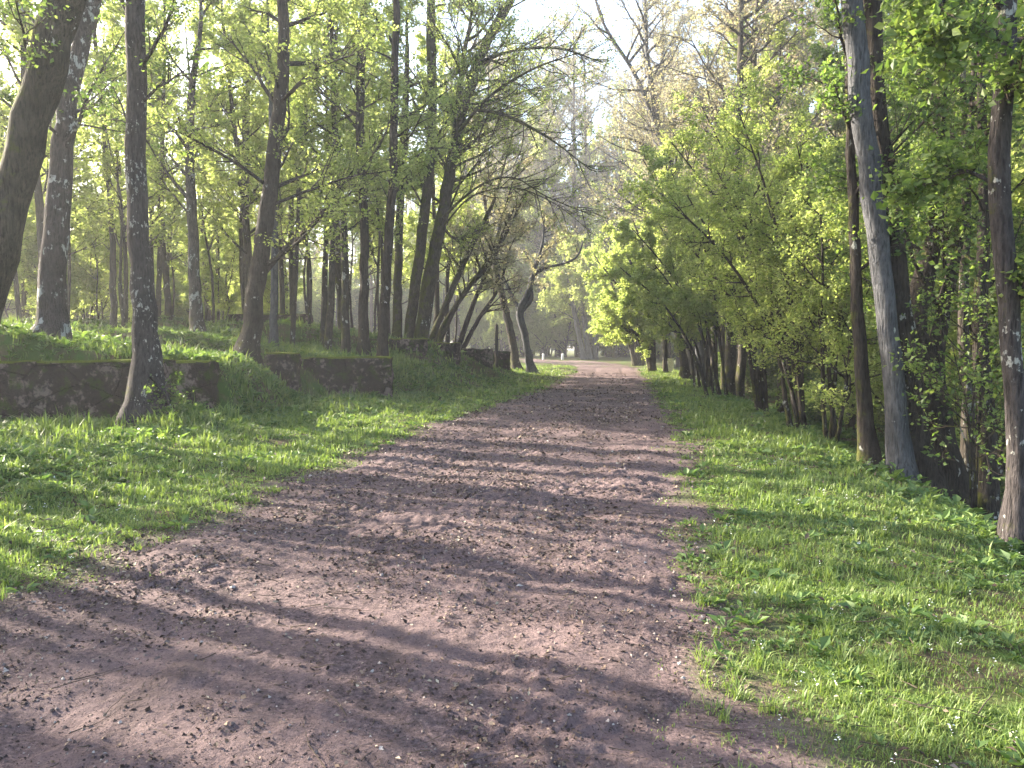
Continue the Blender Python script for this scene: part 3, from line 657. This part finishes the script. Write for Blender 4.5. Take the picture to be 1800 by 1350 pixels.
# --- right side
hero('crooked_tree', 'slim crooked trunk at the edge of the right verge by the white block', 41, [[(1206, 668, 16), (1200, 620, 14), (1190, 580, 12), (1182, 545, 11), (1190, 480, 9), (1185, 400, 8)]], 117, 'bark', 'leaf_fresh', top=12, crown0=.35, n1=20, len1=2.8, leaf=.08, per=12, spread=.1)
hero('bare_tree', 'tall nearly bare grey tree rising against the sky gap with a forked top', 44,
     [[(1235, 660, 16), (1205, 420, 14), (1180, 300, 13), (1158, 215, 12), (1140, 120, 8), (1135, 30, 6)], [(1235, 660, 12), (1204, 420, 12), (1178, 305, 10), (1110, 120, 7), (1065, 50, 5)]], 118, 'bark_grey', 'leaf_bud', top=[23, 21], twig='twig_pink',
     crown0=.30, n1=30, len1=5.2, leaf=.07, per=3, n2=9, n3=8, r1=.07, spread=.1,
     limbs=[limb([(1180, 310), (1150, 270), (1110, 245), (1075, 240)], 44, .10, .03, 0)])
def coppice(label, Y, base, tips, seed, w=7, leafm='leaf_fresh', name='hazel_shrub', **k):
    """many stems from one stool; tips: (px, py) of each stem's bowed head"""
    rng = RS(seed); st = []
    for tx, ty in tips:
        bx, by = base[0] + rng.randn() * 8, base[1]
        m1 = (bx + (tx - bx) * .18 + rng.randn() * 4, by + (ty - by) * .36); m2 = (bx + (tx - bx) * .5, by + (ty - by) * .7)
        st.append([(bx, by, w * (.8 + .4 * rng.rand())), (*m1, w * .85), (*m2, w * .6), (tx, ty, w * .25)])
    kk = dict(crown0=.3, n1=14, len1=1.5, leaf=.042, per=12, n2=7, n3=5, r1=.022, flare=.2, sides=8, spread=.08); kk.update(k)
    dy = [rng.randn() * .9 for _ in tips]
    stw = []
    for i, s in enumerate(st):
        n = len(s); arr = []
        for j, (px, py, ww) in enumerate(s):
            y = Y + dy[i] * j / (n - 1); arr.append([*at(px, py, y), ww * .5 / F * y])
        arr = np.array(arr); z = hz(arr[0, 0], arr[0, 1]); arr[0, 2] = min(arr[0, 2], z - .1) if arr[1, 2] > z else arr[0, 2]
        stw.append(arr)
    loc = (*stw[0][0, :2], hz(*stw[0][0, :2]))
    t_, c_ = build_tree(rng, stw, loc, [M['bark']], M[leafm], M['twig'], **kk)
    return tree_obj(name, loc, t_, c_, label, 'shrub', 'coppiced shrubs along the right slope')
coppice('hazel with long stems bowing left over the verge, in front of the others', 16.5, (1412, 762), [(1180, 250), (1230, 180), (1260, 300), (1300, 200), (1340, 330), (1150, 330), (1420, 260)], 120, 8)
coppice('hazel clump of dark upright stems in the middle of the right slope', 20, (1335, 722), [(1200, 330), (1250, 260), (1180, 400), (1290, 320), (1330, 280), (1380, 330)], 121, 8)
coppice('hazel with crooked white-lit stems low beside the thin dark trunk', 15, (1470, 790), [(1380, 350), (1440, 330), (1500, 420), (1530, 500), (1400, 250)], 122, 8)
coppice('bright yellow-green hazel arching farthest over the path edge', 27, (1265, 695), [(1110, 400), (1150, 340), (1090, 470), (1180, 300), (1220, 380), (1130, 280)], 123, 6, per=16, leaf=.055)
coppice('dense hazel bush with reddish shoots at its foot, before the crooked trunk', 33, (1240, 685), [(1130, 440), (1170, 380), (1120, 520), (1200, 330), (1250, 380), (1280, 450)], 124, 5, per=16, leaf=.062)
coppice('bright bush sweeping low to the lawn beside the far track', 48, (1150, 655), [(1060, 470), (1080, 400), (1060, 540), (1110, 380), (1140, 440), (1170, 500), (1075, 560)], 125, 8, per=18, leaf=.09, spread=.12, len1=2.6)
coppice('farthest bright bush behind the low-sweeping one at the bend', 62, (1120, 650), [(1040, 440), (1060, 520), (1100, 400), (1140, 450), (1080, 450)], 126, 7, per=18, leaf=.10, spread=.16, len1=3.2)
hero('thin_tree', 'thin dark trunk left of the thick twin trunk on the right slope', 10.9, [[(1532, 838, 32), (1518, 700, 26), (1508, 560, 22), (1502, 400, 18), (1494, 250, 14), (1490, 100, 10)]], 130, 'bark', 'leaf_green', top=9, crown0=.3, n1=11, len1=1.6, per=7, leaf=.05, r1=.03)
hero('twin_tree', 'thick twin trunk, pale grey stem pressed against a dark one', 10.6,
     [[(1585, 850, 40), (1575, 700, 36), (1556, 520, 36), (1535, 350, 38), (1512, 180, 36), (1496, 0, 34)],
      [(1620, 860, 56), (1600, 700, 48), (1578, 520, 42), (1560, 350, 38), (1540, 180, 34), (1530, 0, 32)]], 131, ('bark_grey', 'bark'), 'leaf_green', top=15, crown0=.55, n1=10, len1=2.6, leaf=.045, dYs=[0, .2], r1=.035)
hero('dark_tree', 'broad dark trunk hidden in shade right behind the twin trunk', 11.6, [[(1648, 866, 96), (1626, 700, 70), (1604, 560, 46), (1640, 430, 26), (1650, 250, 20)], [(1652, 862, 50), (1640, 700, 34), (1655, 560, 24), (1690, 400, 16)]], 132, 'bark', 'leaf_green', top=[11, 9], crown0=.28, n1=16, len1=2.2, leaf=.05, r1=.035)
hero('thin_tree', 'thin trunk with a sunlit left edge between the dark and spotted trunks', 11.8, [[(1702, 858, 26), (1700, 700, 22), (1694, 550, 18), (1700, 400, 14)]], 133, 'bark_brown', 'leaf_green', top=9, crown0=.3, n1=12, len1=1.8, leaf=.042, r1=.03)
hero('dark_tree', 'dark trunk in shade immediately left of the spotted trunk', 10.8, [[(1738, 880, 36), (1733, 740, 32), (1722, 600, 26), (1730, 450, 20)]], 134, 'bark', 'leaf_green', top=9, crown0=.3, n1=12, len1=1.8, leaf=.042, r1=.03)
hero('spotted_tree', 'nearest slender trunk with lichen spots at the right edge of the photo', 6.9, [[(1788, 952, 44), (1790, 850, 36), (1784, 700, 34), (1772, 520, 36), (1756, 300, 35), (1764, 120, 31), (1768, 0, 29)]], 135, 'bark_speck', 'leaf_green', top=11,
     crown0=.40, n1=14, len1=2.0, leaf=.05, r1=.03, sides=16,
     limbs=[limb([(1764, 70), (1720, 45), (1670, 50), (1620, 90)], 6.9, .035, .008, -.5), limb([(1764, 20), (1720, -40), (1670, -10), (1640, 20)], 6.9, .035, .008, -.6),
            limb([(1760, 200), (1800, 140), (1850, 120)], 6.9, .03, .008, -.4), limb([(1760, 330), (1690, 300), (1610, 330)], 7.0, .022, .006, .4), limb([(1770, 560), (1820, 480), (1850, 470)], 6.9, .02, .006, -.3)])
coppice('leafy sapling hanging bright leaves in front of the dark trunks on the right', 10.2, (1712, 868), [(1672, 600), (1730, 500), (1690, 660), (1745, 420)], 140, 4, 'leaf_green', 'hazel_sapling', leaf=.045, per=5, n1=9, n2=5, n3=4)

# ------------------------------------------------------------------ the wood behind: shared meshes, one object per tree
def proto(seed, H, r, crown0, n1, len1, leaf, per, leafm, n2=6, n3=5, twig='twig', spread=.12, bark='bark_far', stems=1, **k):
    rng = RS(seed); st = []
    for i in range(stems):
        lx, ly = rng.randn(2) * .04 * H; a_ = rng.rand() * 6.28; q_ = .12 * (stems > 1)
        pts = [[math.cos(a_) * q_, math.sin(a_) * q_, -.3, r]]
        for u in (.2, .45, .7, 1.0):
            sp_ = (stems > 1) * u * H * .22
            pts.append([math.cos(a_) * (q_ + sp_) + lx * u + rng.randn() * .12, math.sin(a_) * (q_ + sp_) + ly * u + rng.randn() * .12, H * u * (1 - .15 * rng.rand() * (stems > 1)), r * (1 - .88 * u)])
        st.append(np.array(pts))
    return build_tree(rng, st, (0, 0, 0), [M[bark]], M[leafm], M[twig], n1=n1, n2=n2, n3=n3, len1=len1, crown0=crown0, leaf=leaf, per=per, spread=spread, sides=8, flare=.3, **k)
PT = [proto(201, 17, .17, .22, 30, 3.0, .09, 13, 'leaf_fresh', 8, 6), proto(202, 19, .20, .30, 32, 3.2, .09, 12, 'leaf_fresh', 8, 6), proto(203, 15, .13, .18, 28, 2.6, .085, 13, 'leaf_green', 8, 6),
      proto(204, 18, .16, .25, 30, 2.8, .095, 12, 'leaf_green', 8, 6)]
PL = [proto(221, 14, .12, .2, 24, 2.4, .09, 8, 'leaf_fresh', 7, 5), proto(222, 16, .15, .3, 22, 2.8, .09, 7, 'leaf_fresh', 7, 5)]
PB = [proto(205, 21, .22, .30, 36, 4.2, .08, 3, 'leaf_bud', 10, 9, 'twig_pink', tw=1.7), proto(206, 19, .19, .25, 34, 3.8, .08, 4, 'leaf_bud', 10, 9, 'twig_pink', tw=1.7)]
PS = [proto(207, 4.5, .05, .12, 13, 1.5, .08, 11, 'leaf_green', stems=5, r1=.02), proto(208, 5.5, .05, .12, 14, 1.7, .08, 12, 'leaf_fresh', stems=5, r1=.02),
      proto(209, 3.2, .04, .10, 13, 1.3, .075, 11, 'leaf_green', stems=5, r1=.02), proto(210, 7.5, .05, .12, 16, 2.0, .085, 12, 'leaf_fresh', stems=4, r1=.02)]
PK = [proto(231, 14, .09, .35, 16, 2.0, .085, 5, 'leaf_fresh', 6, 5), proto(232, 16, .12, .4, 16, 2.2, .085, 5, 'leaf_fresh', 6, 5), proto(233, 12, .07, .3, 14, 1.8, .085, 5, 'leaf_fresh', 6, 5)]
PM = [proto(241, 10, .12, .12, 26, 2.6, .12, 14, 'leaf_fresh', 8, 6, stems=2), proto(242, 8, .10, .10, 24, 2.4, .12, 14, 'leaf_fresh', 8, 6, stems=3)]
PO = [proto(211, 18, .13, .62, 9, 2.0, .09, 2, 'leaf_fresh', 5, 4), proto(212, 16, .10, .6, 9, 1.6, .09, 2, 'leaf_green', 4, 4), proto(213, 14, .08, .6, 8, 1.4, .08, 2, 'leaf_fresh', 4, 4)]  # sparse slim trees, shaped to throw stripes of shadow from out of view
rng = RS(300); placed = []
def free(x, y, dmin):
    return all((x - a_) ** 2 + (y - b_) ** 2 > dmin * dmin for a_, b_ in placed)
def plant(n, region, kinds, name, label, cat, group, dmin, smin=.85, smax=1.2, tries=40):
    c = 0
    for _ in range(n * tries):
        if c >= n: break
        x, y = region()
        if not free(x, y, dmin) or on_track(np.array([x]), np.array([y]))[0]: continue
        placed.append((x, y)); me = kinds[rng.randint(len(kinds))]; s = smin + (smax - smin) * rng.rand()
        tree_obj(name, (x, y, hz(x, y) - .05), me[0], me[1], label, cat, group, rng.rand() * 6.28, s, tuple(rng.randn(2) * .03)); c += 1
    return c
def reg_left(y0, y1, d0, d1):
    def f():
        y = y0 + (y1 - y0) * rng.rand(); return float(xl(y)) - d0 - (d1 - d0) * rng.rand(), y
    return f
def reg_right(y0, y1, d0, d1):
    def f():
        y = y0 + (y1 - y0) * rng.rand(); return float(xr(y)) + d0 + (d1 - d0) * rng.rand(), y
    return f
GL = 'woodland trees behind the left bank'; GR = 'woodland trees down the right slope'
def reg_off():
    while True:
        x, y = -38 + 31 * rng.rand(), 2 + 34 * rng.rand()
        if x < -.66 * y - 1.6 and xl(y) - x > 4.5: return x, y
ca, sa = abs(math.sin(SUN_AZ)), math.cos(SUN_AZ)
for i in range(27):                                     # unseen row of slim poles, added to stripe the track with shadow
    c_ = .7 + i * .36 + .22 * rng.rand(); s_ = 1.84 * c_ + 2.9 + 6 * rng.rand()
    x, y = sa * c_ - ca * s_, ca * c_ + sa * s_
    placed.append((x, y)); me = PO[rng.randint(3)]; k_ = .85 + .3 * rng.rand()
    r = tree_obj('pole_tree', (x, y, hz(x, y) - .05), me[0], me[1], 'slim unseen pole tree added outside the left edge to cast shadow stripes', 'tree', 'unseen slim poles added for shadow stripes', rng.rand() * 6.28, k_, tuple(rng.randn(2) * .05))
plant(48, reg_off, PO, 'woodland_tree', 'slender unseen tree added beyond the left edge to cast shadows', 'tree', 'unseen shadow-casting trees outside the left edge', .75)  # unseen trees added left of the view as shadow casters
plant(22, reg_left(27, 46, 6.5, 26), [PT[0], PL[0], PL[1]], 'woodland_tree', 'leafy tree of the sunlit wood behind the left bank', 'tree', GL, 2.6)
plant(40, reg_left(27, 47, 6, 26), PK, 'pole_tree', 'slim dark pole-like trunk of the wood behind the left bank', 'tree', 'slim pole trees behind the left bank', 1.2, .8, 1.2)
plant(3, reg_left(74, 82, 20, 30), [PT[1], PB[0], PB[1]], 'woodland_tree', 'hazy tree of the wood left of the far lawn', 'tree', 'hazy trees left of the far lawn', 2.6)
plant(60, reg_right(10, 70, 6.5, 30), PT, 'woodland_tree', 'leafy tree of the dense wood down the right slope', 'tree', GR, 2.6)
plant(40, reg_right(34, 72, 4.5, 18), [PB[0], PB[1], PT[0]], 'budding_tree', 'tall pinkish budding tree above the bright bushes', 'tree', 'tall budding trees on the right', 2.3, 1.0, 1.35)
def reg_glow():
    y = 50 + 18 * rng.rand(); return -(.34 + .40 * rng.rand()) * y, y
plant(34, reg_glow, PM, 'bright_tree', 'low round sunlit tree closing the wood behind the left bank', 'tree', 'sunlit bushy trees behind the left wood', 1.8, .75, 1.0)
for i, (x, y) in enumerate([(9.8, 36), (12.2, 43), (12.0, 51), (14.5, 58), (12.8, 66), (13.0, 75), (15.5, 82), (10.8, 84), (7.5, 90), (3.5, 92), (0.0, 90), (-4.0, 92), (5.5, 95)]):
    me = [PB[0], PT[0], PB[1], PL[1]][i % 4]; placed.append((x, y))
    tree_obj('budding_tree', (x, y, hz(x, y) - .05), me[0], me[1], 'x', 'tree', 'tall budding trees on the right', rng.rand() * 6.28, 1.25 if y < 60 else 1.45 if y < 80 else 1.8)
plant(16, lambda: (-3 + 19 * rng.rand(), 86 + 9 * rng.rand()), PM, 'bright_tree', 'round bright yellow-green tree beyond the end of the track', 'tree', 'bright trees beyond the bend', 2.2, .8, 1.3)
plant(34, lambda: (-8 + 32 * rng.rand(), 96 + 14 * rng.rand()), [PB[0], PT[0], PL[1]], 'distant_tree', 'very tall budding tree straight beyond the end of the track', 'tree', 'tall trees straight ahead', 1.8, 1.5, 1.85)
plant(50, lambda: (-60 + 120 * rng.rand(), 90 + 35 * rng.rand()), PT + PB, 'distant_tree', 'hazy tree of the far wood beyond the bend', 'tree', 'far trees beyond the bend', 2.5, 1.0, 1.35)
plant(9, reg_left(32, 46, 8, 26), [PS[1], PS[3]], 'understory_shrub', 'leafy shrub among the trunks behind the left bank', 'shrub', 'shrubs behind the left bank', 1.6, .7, 1.1)
plant(60, reg_right(15, 60, 5.8, 20), PS, 'understory_shrub', 'green shrub filling the shade down the right slope', 'shrub', 'shrubs down the right slope', 1.5, .8, 1.3)
plant(90, lambda: (-40 + 80 * rng.rand(), 92 + 20 * rng.rand()), PS, 'distant_shrub', 'hazy shrub under the far wood', 'shrub', 'far shrubs beyond the bend', 1.6, 1.2, 2.2)

rng = RS(401); FX = []; FY = []
for o in SC.objects:
    if o.parent is None and o.type == 'EMPTY' and o.get('category') in ('tree', 'shrub', 'sapling') and 5 < o.location.y < 32 and -22 < o.location.x < 14:
        n = 46 if o.location.y < 20 else 22; a_ = rng.rand(n) * 6.28; r_ = .22 + .55 * rng.rand(n) ** 1.6
        FX.append(o.location.x + np.cos(a_) * r_); FY.append(o.location.y + np.sin(a_) * r_)
FX = np.concatenate(FX); FY = np.concatenate(FY); n = len(FX)
V, q = rosettes(rng, FX, FY, 7, .05 + .06 * rng.rand(n), .8, .03 + .16 * rng.rand(n))
o = link('undergrowth', mesh('undergrowth', V, [q], [M['weed']], smooth=False)); tag(o, 'leafy undergrowth round the feet of the trees', None, None, 'stuff')

# every tree of the wood gets its own description from what it stands beside
MARKS = [(20, 'thick leaning trunk'), (92, 'stout trunk with white lichen'), (255, 'grey trunk before the wall'), (343, 'short-looking trunk'),
         (440, 'dark curving trunk'), (640, 'straight dark trunk'), (690, 'trunk behind the second wall'), (742, 'mossy forked trunk'),
         (873, 'wooden post'), (928, 'hazy crooked-armed tree'), (1035, 'pale many-stemmed tree'), (1195, 'slim crooked trunk'),
         (1335, 'dark upright hazel clump'), (1415, 'hazel bowing over the verge'), (1525, 'thin dark trunk'), (1600, 'thick twin trunk'), (1735, 'spotted trunk')]
ORD = ['nearest', 'second', 'third', 'fourth', 'fifth', 'sixth', 'seventh', 'eighth', 'ninth', 'tenth', 'eleventh', 'twelfth', 'thirteenth', 'fourteenth', 'fifteenth', 'sixteenth', 'seventeenth', 'eighteenth', 'nineteenth', 'twentieth', 'twenty-first', 'twenty-second', 'twenty-third', 'twenty-fourth', 'twenty-fifth']
PH = {'sunlit bushy': 'low round sunlit tree', 'bright trees beyond': 'round bright distant tree', 'trees straight ahead': 'very tall budding tree', 'woodland trees behind': 'leafy woodland tree', 'slim pole trees behind': 'slim pole-like trunk', 'hazy trees left': 'hazy tree beyond the lawn', 'woodland trees down': 'leafy tree down the slope',
      'tall budding': 'pinkish budding tree', 'far trees': 'hazy distant tree', 'shrubs behind': 'leafy shrub', 'shrubs down': 'green shrub down the slope', 'far shrubs': 'hazy distant shrub'}
buckets = {}
for o in list(SC.objects):
    g_ = o.get('group') if o.parent is None else None
    ph = next((v for k, v in PH.items() if g_ and k in g_), None)
    if not ph: continue
    px = 900 + F * o.location.x / o.location.y
    mi = min(range(len(MARKS)), key=lambda i: abs(MARKS[i][0] - px)); sd = 'right' if px > MARKS[mi][0] else 'left'
    if px < -150 or px > 1950: sd = 'far ' + ('right' if px > 900 else 'left')
    buckets.setdefault((ph, mi, sd), []).append((abs(px - MARKS[mi][0]), o))
for (ph, mi, sd), L in buckets.items():
    L.sort(key=lambda t: t[0])
    for i, (_, o) in enumerate(L):
        if sd.startswith('far'): o['label'] = f'{ph} just outside the {sd[4:]} edge of the photo'
        else: o['label'] = f'{ph}, {ORD[min(i, 24)]} to the {sd} of the {MARKS[mi][1]}'

# ------------------------------------------------------------------ morning haze
hx0, hx1, hy0, hy1, hzb, hzt = -410, 410, -130, 610, -4.5, 34
V = np.array([[x, y, z] for z in (hzb, hzt) for y in (hy0, hy1) for x in (hx0, hx1)], float)
q = np.array([[0, 2, 3, 1], [4, 5, 7, 6], [0, 1, 5, 4], [2, 6, 7, 3], [0, 4, 6, 2], [1, 3, 7, 5]])
m, nt, out = new_mat('haze'); pv = nt.nodes.new('ShaderNodeVolumePrincipled')
pv.inputs['Color'].default_value = (.95, .96, 1.0, 1); pv.inputs['Density'].default_value = HAZE; pv.inputs['Anisotropy'].default_value = .35
nt.links.new(pv.outputs[0], out.inputs['Volume'])
o = link('haze', mesh('haze', V, [q], [m], smooth=False)); tag(o, 'thin bright morning haze between the trees', None, None, 'stuff')
print('placed', len(placed), 'objects', len(SC.objects), 'tris approx', sum(len(o.data.polygons) for o in SC.objects if o.type == 'MESH'))
